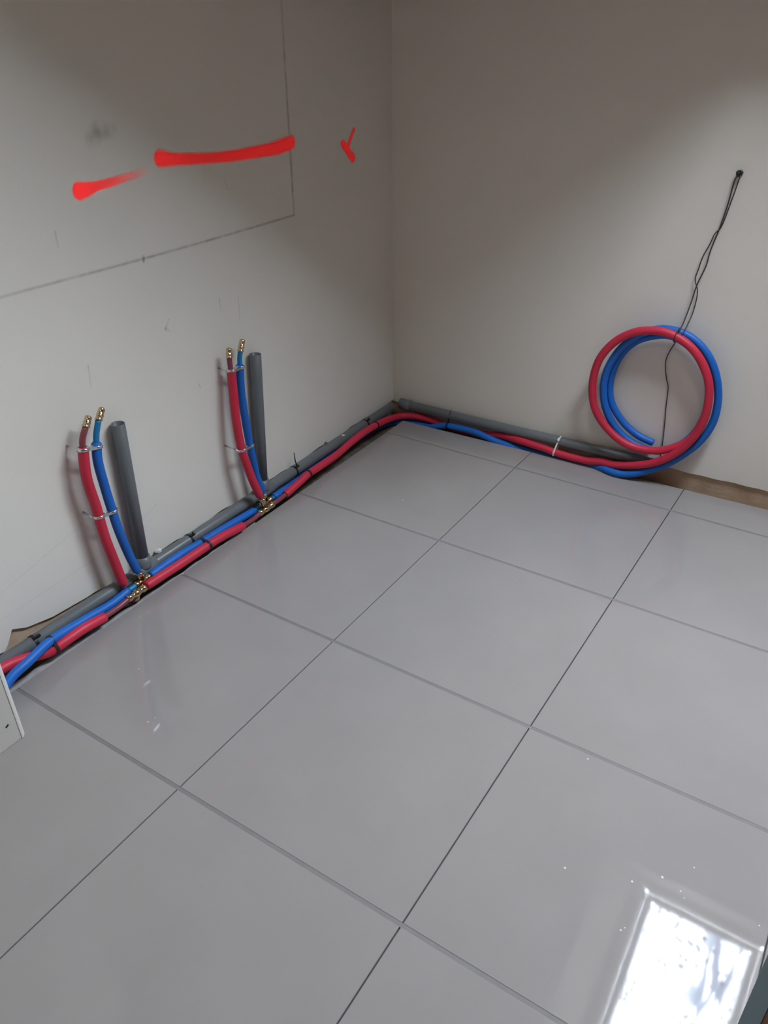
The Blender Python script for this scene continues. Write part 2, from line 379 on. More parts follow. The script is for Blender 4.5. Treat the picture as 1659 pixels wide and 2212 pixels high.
mb.build('bare_masonry', M['raw'], wall_back)['label'] = 'bare brown masonry strip along the foot of the wall'

struct(box(XE, YS-0.1, -0.05, XE+0.1, 2.2, 3.05).build('wall_right', M['brick']))

# ------------------------------------------------------------------ sloped ceiling with the skylight
SL = math.radians(35)
U = Vector((0, -math.cos(SL), math.sin(SL)))          # up the slope
Nn = Vector((0, math.sin(SL), math.cos(SL)))          # outward
P0 = Vector((0, 1.85, 2.19))                          # lower edge of the pane
D = 0.44                                              # depth of the shaft
PX0, PX1, PLEN, FW = 0.893, 1.325, 1.30, 0.085
LOWSPLAY = 0.1
FILLWIN = (0.25, 0.62, -1.15, -0.80)  # added roof opening that lets in fill light
I0 = P0 - D*Nn                                        # foot of the pane's lower edge on the inner ceiling plane
def rp_(x, s, d): return Vector((x, 0, 0)) + I0 + s*U + d*Nn   # x, along slope, outward
ox0, ox1, os0, os1 = PX0-FW, PX1+FW, -FW, PLEN+FW
is0, is1 = os0 - LOWSPLAY*D, os1 + D                  # the upper and left reveals are splayed
ixl = 0.66
s_low = -((2.10 - I0.y)/math.cos(SL))
ZC = 3.0
s_top = (ZC - I0.z)/math.sin(SL)
TH = 0.025
XL = XW-0.1
def slab(mb, x0, x1, s0, s1, d0, d1):
    v = [rp_(x, s, d) for d in (d0, d1) for x, s in ((x0,s0),(x1,s0),(x1,s1),(x0,s1))]
    mb.add(v, [[0,3,2,1],[4,5,6,7],[0,1,5,4],[1,2,6,5],[2,3,7,6],[3,0,4,7]])
mb = MB()
slab(mb, XL, ixl, s_low, s_top+0.1, 0, TH); slab(mb, ox1, XE+0.1, s_low, s_top+0.1, 0, TH)
slab(mb, ixl, ox1, s_low, is0, 0, TH); slab(mb, ixl, ox1, is1, s_top+0.1, 0, TH)
ceil = struct(mb.build('ceiling', M['ceiling']), 'sloping attic ceiling')
ytop = (I0 + s_top*U).y
# flat part behind, with an opening for the added fill-light window
fx0, fx1, fy0, fy1 = FILLWIN
mb = MB(); z0_, z1_ = ZC, ZC+0.10
mb.add(*box_geo(XL, YS-0.1, z0_, fx0, ytop+0.02, z1_)); mb.add(*box_geo(fx1, YS-0.1, z0_, XE+0.1, ytop+0.02, z1_))
mb.add(*box_geo(fx0, YS-0.1, z0_, fx1, fy0, z1_)); mb.add(*box_geo(fx0, fy1, z0_, fx1, ytop+0.02, z1_))
mb.build('flat_ceiling', M['ceiling'], ceil)
# reveal boards of the skylight shaft, 12 mm thick
def reveal(q, off):
    q = [Vector(p) for p in q]; mb = MB(); w = [p + off for p in q]
    mb.add(q + w, [[0,3,2,1],[4,5,6,7],[0,1,5,4],[1,2,6,5],[2,3,7,6],[3,0,4,7]]); return mb.build('reveal_board', M['darkwood'], ceil)
reveal([rp_(ixl, is0, 0), rp_(ixl, is1, 0), rp_(ox0, os1, D+0.02), rp_(ox0, os0, D+0.02)], Vector((-0.012, 0, 0)))
reveal([rp_(ox1, is0, 0), rp_(ox1, is1, 0), rp_(ox1, os1, D+0.02), rp_(ox1, os0, D+0.02)], Vector((0.012, 0, 0)))
reveal([rp_(ixl, is0, 0), rp_(ox1, is0, 0), rp_(ox1, os0, D+0.02), rp_(ox0, os0, D+0.02)], -0.012*U)
reveal([rp_(ixl, is1, 0), rp_(ox1, is1, 0), rp_(ox1, os1, D+0.02), rp_(ox0, os1, D+0.02)], 0.012*U)

win = struct(empty('window_1', tuple(rp_((PX0+PX1)/2, PLEN/2, D))), 'skylight')
def bar(name, x0, x1, s0, s1, d0, d1, m):
    mb = MB(); slab(mb, x0, x1, s0, s1, d0, d1); return mb.build(name, m, win)
# outer frame and sash, each of four bars
for (x0, x1, s0, s1) in ((ox0, ox0+0.027, os0, os1), (ox1-0.027, ox1, os0, os1), (ox0+0.027, ox1-0.027, os0, os0+0.027), (ox0+0.027, ox1-0.027, os1-0.027, os1)):
    bar('window_frame', x0, x1, s0, s1, D-0.05, D+0.02, M['frame'])
for (x0, x1, s0, s1) in ((ox0+0.041, PX0-0.013, os0+0.041, os1-0.041), (PX1+0.013, ox1-0.041, os0+0.041, os1-0.041), (PX0-0.013, PX1+0.013, os0+0.041, -0.013), (PX0-0.013, PX1+0.013, PLEN+0.013, os1-0.041)):
    bar('sash', x0, x1, s0, s1, D-0.03, D+0.02, M['frame'])
# chamfered beads along the inner edges of sash and frame
def bead(x0, x1, s0, s1, w, da, db):
    def ring(x, s_, ux, us): return [rp_(x, s_, da), rp_(x + ux*w, s_ + us*w, da), rp_(x + ux*w, s_ + us*w, db)] 
    for (ax, as_, bx, bs, ux, us) in ((x0, s0, x0, s1, -1, 0), (x1, s0, x1, s1, 1, 0), (x0, s0, x1, s0, 0, -1), (x0, s1, x1, s1, 0, 1)):
        p = ring(ax, as_, ux, us) + ring(bx, bs, ux, us)
        MB().add(p, [[0,1,2],[3,5,4],[0,3,4,1],[1,4,5,2],[2,5,3,0]]).build('glazing_bead', M['chrome'], win)
bead(PX0, PX1, 0, PLEN, 0.013, D-0.002, D-0.03)
bead(ox0+0.04, ox1-0.04, os0+0.04, os1-0.04, 0.013, D-0.031, D-0.055)
mb = MB(); slab(mb, PX0-0.014, PX1+0.014, -0.014, PLEN+0.014, D, D+0.006)
gl = mb.build('pane', M['glass'], win)
adopt(win)

# rear wall, out of view behind the camera
struct(box(XL, YS-0.12, -0.05, XE+0.1, YS, ZC+0.02).build('wall_rear', M['brick']))

# unseen roof window added in the flat ceiling to supply fill light
fill_win = struct(empty('fill_window', ((fx0+fx1)/2, (fy0+fy1)/2, ZC+0.1)))
w_ = 0.06
for a in ((fx0, fy0, ZC+0.05, fx0+w_, fy1, ZC+0.12), (fx1-w_, fy0, ZC+0.05, fx1, fy1, ZC+0.12),
          (fx0+w_, fy0, ZC+0.05, fx1-w_, fy0+w_, ZC+0.12), (fx0+w_, fy1-w_, ZC+0.05, fx1-w_, fy1, ZC+0.12)):
    box(*a).build('window_frame', M['frame'], fill_win)
box(fx0+w_-0.01, fy0+w_-0.01, ZC+0.08, fx1-w_+0.01, fy1-w_+0.01, ZC+0.086).build('pane', M['fill_glass'], fill_win)
adopt(fill_win)

# light portals in the skylight and the added fill window (they emit nothing, they guide sky sampling)
def portal(loc, rot, sx, sy):
    l = bpy.data.lights.new('sky_portal', 'AREA'); l.shape = 'RECTANGLE'; l.size = sx; l.size_y = sy
    l.cycles.is_portal = True
    o = bpy.data.objects.new('sky_portal', l); o.location = loc; o.rotation_euler = rot; col.objects.link(o)
    o['kind'] = 'helper'
portal(rp_((PX0+PX1)/2, PLEN/2, D-0.035), (-SL, 0, 0), PX1-PX0+0.02, PLEN+0.02)

portal(((fx0+fx1)/2, (fy0+fy1)/2, ZC+0.045), (0, 0, 0), fx1-fx0-2*w_, fy1-fy0-2*w_)

# ------------------------------------------------------------------ floor
floor = struct(box(XW-0.1, YS-0.1, -0.13, XE+0.1, 2.2, -0.032).build('floor', M['screed']), 'tiled floor of large polished pale grey squares')
def yedge(x): return 1.932 + 0.035*(x + 0.6)
S = 0.6; JX = 0.0014; JY = 0.0042
XE_T = -0.595
def tile_mesh(x0, y0, x1, y1, y1b=None):
    """tile with a chamfered top edge; y1b: far edge at x1 when cut askew"""
    if y1b is None: y1b = y1
    c = 0.0012; zt = 0.0; zb = -0.012
    o = [(x0,y0),(x1,y0),(x1,y1b),(x0,y1)]
    i = [(x0+c,y0+c),(x1-c,y0+c),(x1-c,y1b-c),(x0+c,y1-c)]
    v = [(x,y,zb) for x,y in o] + [(x,y,zt-c) for x,y in o] + [(x,y,zt) for x,y in i]
    f = [[0,3,2,1],[8,9,10,11]]
    for k in range(4):
        l = (k+1) % 4
        f += [[k,l,4+l,4+k],[4+k,4+l,8+l,8+k]]
    return v, f
full = None
for j in range(-5, 4):
    for i in range(-1, 5):
        x0 = i*S + JX; x1 = (i+1)*S - JX
        if i == -1: x0 = XE_T
        y0 = j*S + JY; y1 = (j+1)*S - JY
        if x1 > XE: x1 = XE - 0.002
        if y0 < YS: y0 = YS + 0.002
        if j == 3: y1, y1b = yedge(x0), yedge(x1)
        else: y1b = y1
        dz = rnd.uniform(-0.0002, 0.0002)
        regular = (i not in (-1, 4) and j not in (-5, 3))
        if regular and full is not None:
            t = bpy.data.objects.new('floor_tile', full); col.objects.link(t); t.parent = floor
            t.location = (x0, y0, dz)
        else:
            vv, ff = tile_mesh(0, 0, x1-x0, y1-y0, y1b-y0)
            t = mesh_obj('floor_tile', vv, ff, M['tile'], floor); t.location = (x0, y0, dz)
            if regular: full = t.data
# adhesive bed under the tiles, set back from their edge
mb = MB(); e = 0.004
vb = [(XE_T+e, YS), (XE, YS), (XE, yedge(XE)-e), (XE_T+e, yedge(XE_T)-e)]
mb.add([(x,y,-0.033) for x,y in vb] + [(x,y,-0.0125) for x,y in vb], [[0,3,2,1],[4,5,6,7],[0,1,5,4],[1,2,6,5],[2,3,7,6],[3,0,4,7]])
mb.build('adhesive_bed', M['bed'], floor)
for j in range(-4, 4):
    box(XE_T+0.001, j*S-JY-0.0008, -0.011, XE, j*S+JY+0.0008, -0.0011).build('grout_joint', M['grout'], floor)
for i in range(0, 5):
    box(i*S-JX-0.0008, YS, -0.0115, i*S+JX+0.0008, yedge(i*S)-0.002, -0.006).build('open_joint', M['joint'], floor)
# mortar left beside the tiles in the near part of the gap
mb = MB(); n = 40; v = []; f = []
for k in range(n+1):
    y = -0.089 + k*(1.05)/n
    w = max(0.014, 0.050 + 0.004*math.sin(k*0.9) - 0.05*k/n)
    v += [(XE_T-0.004, y, -0.034), (XE_T-0.004, y, -0.0015), (XE_T-w*0.6, y, -0.002 - 0.002*math.sin(k*1.7)), (XE_T-w, y, -0.034)]
for k in range(n):
    a = 4*k; b = a+4
    f += [[a+1, a+2, b+2, b+1], [a+2, a+3, b+3, b+2], [a, a+1, b+1, b]]
mesh_obj('mortar_fillet', v, f, M['fillet'], floor, True)

# ------------------------------------------------------------------ white pier at the left, teal door at the right
px, py = -0.4345, -0.0875
c = 0.007
mb = MB(); poly = [(XW+0.0005, YS+0.001), (px, YS+0.001), (px, py-c), (px-c, py), (XW+0.0005, py)]
mb.add([(x,y,0.001) for x,y in poly] + [(x,y,ZC-0.001) for x,y in poly],
       [[4,3,2,1,0],[5,6,7,8,9]] + [[k,(k+1)%5,5+(k+1)%5,5+k] for k in range(5)])
pier = struct(mb.build('wall_pier', M['pier']), 'white boxed wall return at the left edge')
mb = MB(); o = 0.0015
poly = [(px+o, py-c-0.004), (px+o, py-c), (px-c, py+o), (px-c-0.004, py+o), (px-c-0.004, py+0.0002), (px-c, py), (px, py-c), (px+0.0002, py-c-0.004)]
mb.add([(x,y,0.001) for x,y in poly] + [(x,y,ZC-0.002) for x,y in poly],
       [list(range(8))[::-1], list(range(8,16))] + [[k,(k+1)%8,8+(k+1)%8,8+k] for k in range(8)])
mb.build('corner_bead', M['bead'], pier)
# black fleck on the pier's face
mb = MB(); mb.add(*obox((px+0.0006, -0.122, 0.062), (0.0005,0,0), (0,0.004,0.002), (0,-0.001,0.002))); mb.build('dark_fleck', M['black'], pier)

# door leaf standing open: teal edge, brown face
dx, dy = 1.155, -0.08
door = struct(empty('door_1', (dx, dy, 0.0)), 'open door with a teal edge and brown face at the right edge')
e = Vector((1.0, -0.12, 0)).normalized(); nrm = Vector((-0.12, -1.0, 0)).normalized()
def dbox(a0, a1, b0, b1, z0, z1):
    p = [Vector((dx, dy, 0)) + a*e + b*nrm for a, b in ((a0,b0),(a1,b0),(a1,b1),(a0,b1))]
    return MB().add([(q.x,q.y,z0) for q in p] + [(q.x,q.y,z1) for q in p], [[0,3,2,1],[4,5,6,7],[0,1,5,4],[1,2,6,5],[2,3,7,6],[3,0,4,7]])
dbox(0, 0.021, -0.002, 0.02, 0.008, 2.03).build('edge_strip', M['teal'], door)['label'] = 'teal edge strip'
dbox(0.0215, 0.80, -0.02, 0.018, 0.008, 2.03).build('door_panel', M['wood'], door)['label'] = 'brown wooden door panel'
adopt(door)

# ------------------------------------------------------------------ marks on the left wall
def soft_strip(name, pts, radii, m, parent, off, cover=None, core=0.62, yscale=1.0, sub=6):
    """round-ended stroke lying on the wall, coverage full in the core and fading to nothing at its rim"""
    P = catmull([(0, p[1], p[2]) for p in pts], sub); n = len(P)
    def at(a, t):
        x = t*(len(a)-1); i = min(int(x), len(a)-2); return a[i] + (a[i+1]-a[i])*(x-i)
    R = [at(radii, i/(n-1)) for i in range(n)]
    Cv = [at(cover, i/(n-1)) for i in range(n)] if cover else [1.0]*n
    prof = [(-1.0, 0.0), (-core, 1.0), (0.0, 1.0), (core, 1.0), (1.0, 0.0)]
    v = []; cv = []; f = []
    T0 = (P[1]-P[0]).normalized(); T1 = (P[-1]-P[-2]).normalized()
    rows = []
    # rounded start
    for a in (1.0, 0.85, 0.6, 0.3):
        rows.append((P[0]-T0*R[0]*a, T0, R[0]*math.sqrt(max(0, 1-a*a)) + 1e-4, Cv[0]*min(1, (1-a)/(1-core)) if a > core else Cv[0]))
    for i in range(n):
        T = (P[min(i+1,n-1)]-P[max(i-1,0)]).normalized(); rows.append((P[i], T, R[i], Cv[i]))
    for a in (0.3, 0.6, 0.85, 1.0):
        rows.append((P[-1]+T1*R[-1]*a, T1, R[-1]*math.sqrt(max(0, 1-a*a)) + 1e-4, Cv[-1]*min(1, (1-a)/(1-core)) if a > core else Cv[-1]))
    for p, T, r, cc in rows:
        w = Vector((0, -T.z, T.y))
        for q, a in prof:
            s = p + w*r*q
            v.append((XW+off, s.y, s.z)); cv.append(a*cc)
    k = len(prof)
    for i in range(len(rows)-1):
        for q in range(k-1):
            a = i*k+q; f.append([a, a+1, a+1+k, a+k])
    me = bpy.data.meshes.new(name); me.from_pydata(v, [], f); me.update(); me.materials.append(m)
    at_ = me.attributes.new('cover', 'FLOAT', 'POINT')
    for i, x in enumerate(cv): at_.data[i].value = x
    o = bpy.data.objects.new(name, me); col.objects.link(o); o.parent = parent
    return o
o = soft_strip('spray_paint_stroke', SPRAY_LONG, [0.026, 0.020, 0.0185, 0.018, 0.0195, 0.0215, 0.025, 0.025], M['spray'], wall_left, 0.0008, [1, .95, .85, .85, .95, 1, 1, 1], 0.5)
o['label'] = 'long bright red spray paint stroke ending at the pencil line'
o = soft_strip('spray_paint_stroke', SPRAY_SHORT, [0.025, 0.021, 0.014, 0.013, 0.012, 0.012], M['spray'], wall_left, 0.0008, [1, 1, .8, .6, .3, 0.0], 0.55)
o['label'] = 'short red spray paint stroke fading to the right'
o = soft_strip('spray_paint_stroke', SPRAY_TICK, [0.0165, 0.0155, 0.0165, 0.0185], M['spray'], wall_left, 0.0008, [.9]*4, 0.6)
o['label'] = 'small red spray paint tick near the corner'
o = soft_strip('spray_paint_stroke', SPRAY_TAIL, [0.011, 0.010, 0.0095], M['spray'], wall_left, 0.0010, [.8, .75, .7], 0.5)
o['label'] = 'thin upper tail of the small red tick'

soft_strip('pencil_line', [(0, -0.08, 0.953), (0, 0.30, 0.950), (0, 0.733, 0.943), (0, 1.10, 0.941), (0, 1.39, 0.942)], [0.0055]*5, M['pencil'], wall_left, 0.0005, [.4, .55, .9, .9, 1], 0.1)
soft_strip('pencil_line', [(0, 1.387, 0.940), (0, 1.390, 1.131), (0, 1.394, 1.539), (0, 1.395, 1.75)], [0.006, 0.008, 0.006, 0.006], M['pencil'], wall_left, 0.0005, [.8, 1, .6, .6], 0.1)
soft_strip('pencil_mark', [(0, 0.733, 0.948), (0, 0.731, 0.936)], [0.007, 0.005], M['pencil'], wall_left, 0.0006, [1, 1], 0.4)
for k in range(0, len(TICKS), 2):
    a, b = TICKS[k], TICKS[k+1]
    soft_strip('pencil_mark', [a, b], [0.004, 0.003], M['pencil'], wall_left, 0.0005, [.6, .5], 0.3)
soft_strip('pencil_mark', [(0, 0.77, 0.737), (0, 0.779, 0.728)], [0.008, 0.007], M['pencil'], wall_left, 0.0006, [.35, .3], 0.2)
soft_strip('scuff', [(0, 0.635, 1.248), (0, 0.66, 1.265), (0, 0.70, 1.262)], [0.028, 0.03, 0.02], M['smudge'], wall_left, 0.0004, [1, 1, .8], 0.1)
for a, b in (((0, -0.03, 0.20), (0, 0.55, 0.335)), ((0, 0.05, 0.15), (0, 0.40, 0.165)), ((0, 0.35, 0.105), (0, 0.62, 0.22))):
    soft_strip('pencil_line', [a, b], [0.003, 0.003], M['pencil'], wall_left, 0.0004, [.18, .22], 0.2)

# ------------------------------------------------------------------ grey waste pipes
GX, GZ, GR = -0.656, 0.048, 0.0195
gp = empty('waste_pipe', (GX, 0.9, GZ))
tag(gp, 'grey plastic waste pipe along the left wall with two upright stubs', 'pipe')
def ring_profile_pipe(a, b, r):
    a, b = Vector(a), Vector(b); L = (b-a).length
    return lathe_between(a, b, [(0, r*0.9), (0.002/L, r), (1-0.002/L, r), (1, r*0.9)], 28)
MB().add(*ring_profile_pipe((GX, -0.086, GZ), (GX, 1.935, GZ+0.002), GR)).build('pipe_run', M['pvc'], gp, True)
def open_pipe(name, base, top, r, parent):
    a, b = Vector(base), Vector(top)
    pts = [a, b, b + (b-a).normalized()*0.0008, b, b - (b-a).normalized()*0.05]
    return MB().add(*tube_geo_fixed(pts, [r, r, r*0.93, r*0.87, r*0.87], (b-a).normalized(), 28)).build(name, M['pvc'], parent, True)
STUBS = (((GX, 0.513, GZ), (-0.655, 0.524, 0.541)), ((GX, 1.075, GZ), (-0.655, 1.106, 0.557)))
for b, t in STUBS:
    s = open_pipe('upright_stub', b, t, GR, gp)
    d = (Vector(t)-Vector(b)).normalized(); b_ = Vector(b)
    # socket of the tee around run and branch
    mb = MB(); mb.add(*lathe_between(b_+d*0.012, b_+d*0.052, [(0, GR+0.004), (0.1, GR+0.0042), (0.92, GR+0.0042), (0.93, GR+0.001), (1, GR)], 28))
    mb.add(*lathe_between(b_-Vector((0,0.045,0)), b_+Vector((0,0.045,0)), [(0, GR), (0.02, GR+0.0036), (0.98, GR+0.0036), (1, GR)], 28))
    mb.build('tee_socket', M['pvc'], gp, True)
adopt(gp)
gb = empty('waste_pipe', (0.0, yw(0)-0.03, 0.055))
tag(gb, 'grey plastic waste pipe along the back wall, behind the coil', 'pipe')
A = Vector((-0.628, yw(-0.628)-0.026, 0.060)); Bv = Vector((0.50, yw(0.50)-0.026, 0.064))
MB().add(*ring_profile_pipe(A, Bv, GR)).build('pipe_run', M['pvc'], gb, True)
dd = (Bv-A).normalized()
MB().add(*lathe_between(A - dd*0.004, A+dd*0.05, [(0, GR), (0.04, GR+0.0036), (0.96, GR+0.0036), (1, GR)], 28)).build('socket', M['pvc'], gb, True)
MB().add(*lathe_between(Bv-dd*0.012, Bv+dd*0.003, [(0, GR), (0.1, GR+0.002), (0.8, GR+0.002), (1, GR*0.8)], 28)).build('end_cap', M['pvc'], gb, True)
adopt(gb)

# ------------------------------------------------------------------ insulated water pipes
RR, RB, RI = 0.0143, 0.0133, 0.0082
def water_pipe(color, sleeve, label, inner_start=None, inner_end=None, plug_end=None, group=None, name=None, sub=8):
    r = RR if color == 'red' else RB
    P = catmull(sleeve, sub); P = resample(P, 0.008)
    root = empty(name or ('red_insulated_pipe' if color == 'red' else 'blue_insulated_pipe'), tuple(P[-1] if plug_end else P[0]))
    tag(root, label, 'pipe', group)
    pp, rr = rounded_ends(P, r)
    MB().add(*tube_geo(pp, rr, 22)).build('foam_sleeve', M[color], root, True)
    im = M['maroon'] if color == 'red' else M['cyan']
    ilab = 'thinner maroon inner pipe' if color == 'red' else 'thinner lighter blue inner pipe'
    for pts in (inner_start, inner_end):
        if pts:
            q = catmull(pts, 6)
            io = tube('inner_pipe', q, RI, im, root, 16); io['label'] = ilab
    if plug_end:
        a, b = Vector(plug_end[0]), Vector(plug_end[1])
        prof = [(0, 0.0086), (0.03, 0.0108), (0.14, 0.0108), (0.16, 0.0090), (0.30, 0.0090), (0.32, 0.0104), (0.44, 0.0104), (0.46, 0.0088), (0.80, 0.0092), (0.93, 0.0082), (1.0, 0.0045)]
        po = MB().add(*lathe_between(a, b, prof, 18)).build('brass_plug', M['brass'], root, True); po['label'] = 'brass end plug'
    adopt(root)
    return root

def ext(p, q, d):
    """point d beyond q on the way from p"""
    p, q = Vector(p), Vector(q); return tuple(q + (q-p).normalized()*d)

# near stubs (closest to the camera)
water_pipe('red', N_RED[::-1], 'red insulated pipe stub with brass end, leftmost of the upright stubs',
    inner_end=[ext(N_RED[1], N_RED[0], -0.02), N_RED_IN[0], N_RED_IN[1]], plug_end=(N_RED_IN[1], ext(N_RED_IN[1], N_RED_IN[2], 0.004)),
    inner_start=[N_RED[-1], (-0.634, 0.416, 0.018), (-0.615, 0.420, 0.006), (-0.598, 0.420, 0.030)])
water_pipe('blue', N_BLUE[::-1], 'blue insulated pipe stub with brass end, left one of the two blue stubs',
    inner_end=[ext(N_BLUE[1], N_BLUE[0], -0.02), N_BLUE_IN[0], N_BLUE_IN[1]], plug_end=(N_BLUE_IN[1], ext(N_BLUE_IN[1], N_BLUE_IN[2], 0.004)),
    inner_start=[N_BLUE[-1], (-0.622, 0.468, 0.060)])
# far stubs
water_pipe('red', F_RED[::-1], 'red insulated pipe stub with brass end, nearer the room corner',
    inner_end=[ext(F_RED[1], F_RED[0], -0.02), F_RED_IN[0], F_RED_IN[1]], plug_end=(F_RED_IN[1], ext(F_RED_IN[1], F_RED_IN[2], 0.004)),
    inner_start=[F_RED[-1], (-0.597, 1.014, 0.045)])
water_pipe('blue', F_BLUE[::-1] [0:0] + [(-0.625, 1.040, 0.075)] + F_BLUE[::-1], 'blue insulated pipe stub with brass end, nearer the room corner',
    inner_end=[ext(F_BLUE[1], F_BLUE[0], -0.02), F_BLUE_IN[0], F_BLUE_IN[1]], plug_end=(F_BLUE_IN[1], ext(F_BLUE_IN[1], F_BLUE_IN[2], 0.004)),
    inner_start=[(-0.625, 1.040, 0.076), (-0.622, 1.048, 0.045)])

# runs along the foot of the left wall
BLUE1 = [(-0.570, -0.083, 0.018)] + BLUE1
RED1 = [(-0.626, -0.083, 0.066)] + RED1
water_pipe('blue', BLUE1, 'blue insulated pipe on the floor, running out at the left edge', inner_end=[BLUE1[-1], (-0.622, 0.446, 0.043)])
water_pipe('red', RED1, 'red insulated pipe on the floor, running out under the blue one at the left edge', inner_end=[ext(RED1[-2], RED1[-1], -0.01), (-0.597, 0.355, 0.032), (-0.597, 0.394, 0.036)])
BLUE2 = [(-0.622, 0.504, 0.044), (-0.622, 0.637, 0.046), (-0.622, 0.723, 0.040), (-0.622, 0.828, 0.036), (-0.622, 0.985, 0.026)]
RED2 = [(-0.596, 0.462, 0.041), (-0.595, 0.61, 0.038), (-0.595, 0.703, 0.037), (-0.595, 0.785, 0.035), (-0.595, 0.898, 0.021)]
water_pipe('blue', BLUE2, 'blue insulated pipe length on the floor between the two pairs of stubs', inner_end=[BLUE2[-1], (-0.622, 1.018, 0.027)])
water_pipe('red', RED2, 'red insulated pipe length on the floor between the two pairs of stubs', inner_end=[ext(RED2[-2], RED2[-1], -0.01), (-0.596, 0.95, 0.019), (-0.597, 0.985, 0.023)])
# from the far tees round the corner to the coil on the back wall
BLUE3 = [(-0.622, 1.092, 0.027), (-0.624, 1.145, 0.026), (-0.644, 1.225, 0.010), (-0.655, 1.33, 0.006), (-0.656, 1.55, 0.009), (-0.656, 1.75, 0.006), (-0.648, 1.88, -0.006), (-0.612, 1.945, -0.015), (-0.545, 1.958, -0.016), (-0.476, 1.954, -0.010), (-0.420, 1.953, 0.010), (-0.380, 1.955, 0.020), (-0.270, 1.956, 0.023), (-0.200, 1.957, 0.012), (-0.140, 1.960, 0.000), (-0.050, 1.966, -0.009), (0.060, 1.970, -0.011), (0.150, 1.972, -0.011), (0.215, 1.975, -0.008), (0.255, 1.968, 0.002), (0.295, 1.952, 0.0125), (0.340, 1.938, 0.0138), (0.390, 1.939, 0.018)]
water_pipe('blue', BLUE3 + COIL_BLUE[0:], 'blue insulated pipe running along the wall foot into the hanging coil', inner_start=[(-0.622, 1.075, 0.027), BLUE3[0]], name='blue_pipe_coil', sub=8)
RED3 = [(-0.599, 1.128, 0.026), (-0.602, 1.227, 0.037), (-0.604, 1.273, 0.042), (-0.607, 1.345, 0.039), (-0.610, 1.46, 0.037), (-0.612, 1.56, 0.047), (-0.614, 1.663, 0.052), (-0.617, 1.781, 0.043)] + RED_BACK
water_pipe('red', RED3 + COIL_RED, 'red insulated pipe running along the wall foot into the hanging coil', inner_start=[(-0.598, 1.058, 0.024), (-0.598, 1.10, 0.024), ext(RED3[1], RED3[0], -0.01)], name='red_pipe_coil', sub=8)

# ------------------------------------------------------------------ brass tees
def brass_tee(y0, y1, x, z, top, label):
    root = empty('brass_tee', (x, (y0+y1)/2, z)); tag(root, label, 'pipe fitting', 'brass tees')
    L = y1-y0
    prof = [(0, 0.0085), (0.03, 0.0112), (0.20, 0.0112), (0.23, 0.0092), (0.36, 0.0096), (0.40, 0.0118), (0.60, 0.0118), (0.64, 0.0096), (0.77, 0.0092), (0.80, 0.0112), (0.97, 0.0112), (1, 0.0085)]
    MB().add(*lathe_between((x, y0, z), (x, y1, z), prof, 18)).build('tee_body', M['brass'], root, True)
    MB().add(*lathe_between((x, (y0+y1)/2, z), top, [(0, 0.0095), (0.55, 0.0095), (0.58, 0.0112), (0.97, 0.0112), (1, 0.0085)], 18)).build('branch', M['brass'], root, True)
    adopt(root)
brass_tee(0.443, 0.503, -0.622, 0.043, (-0.622, 0.465, 0.080), 'brass tee on the blue pipe at the nearer stubs')
brass_tee(0.390, 0.462, -0.597, 0.038, (-0.607, 0.425, 0.012), 'brass tee on the red pipe at the nearer stubs')
brass_tee(1.015, 1.080, -0.622, 0.027, (-0.6235, 1.043, 0.066), 'brass tee on the blue pipe at the stubs nearer the corner')
brass_tee(0.982, 1.060, -0.5975, 0.0235, (-0.599, 1.004, 0.073), 'brass tee on the red pipe at the stubs nearer the corner')

# ------------------------------------------------------------------ steel double pipe clips on the stubs
def interp_at_z(pts, z):
    P = catmull(pts, 8)
    for a, b in zip(P, P[1:]):
        if (a.z-z)*(b.z-z) <= 0:
            t = (z-a.z)/(b.z-a.z) if abs(b.z-a.z) > 1e-9 else 0
            return a.lerp(b, t), (b-a).normalized()
    return P[0], (P[1]-P[0]).normalized()
def double_clip(red, blue, zr, zb, label):
    pr, tr_ = interp_at_z(red, zr); pb, tb_ = interp_at_z(blue, zb)
    root = empty('pipe_clip', (XW, pr.y, zr)); tag(root, label, 'pipe clip', 'steel double pipe clips')
    for p, t, r in ((pr, tr_, RR), (pb, tb_, RB)):
        q = p - t*0.0045; s = p + t*0.0045
        MB().add(*lathe_between(q, s, [(0, r+0.0008), (0.15, r+0.0026), (0.85, r+0.0026), (1, r+0.0008)], 24)).build('ring', M['chrome'], root, True)
    mid = (pr+pb)/2; d = (pb-pr); gap = d.length
    dn = d.normalized()
    w = Vector((0,0,1)); out = Vector((1,0,0))
    MB().add(*obox(mid + out*0.011, dn*max(0.008, gap/2-0.006), out*0.0022, (w - dn*w.dot(dn)).normalized()*0.0045)).build('bridge', M['chrome'], root)
    a = Vector((XW+0.0003, pr.y-0.012, pr.z+0.002)); b = Vector((pr.x-0.003, pr.y-RR-0.001, pr.z))
    tube('screw_post', [a, a.lerp(b, 0.5), b], 0.003, M['chrome'], root, 10)
    adopt(root)
double_clip(N_RED, N_BLUE, 0.530, 0.520, 'steel clip round the tops of the nearer stubs')
double_clip(N_RED, N_BLUE, 0.322, 0.318, 'steel clip halfway down the nearer stubs')
double_clip(F_RED, F_BLUE, 0.553, 0.548, 'steel clip round the tops of the stubs nearer the corner')
double_clip(F_RED, F_BLUE, 0.283, 0.268, 'steel clip halfway down the stubs nearer the corner')

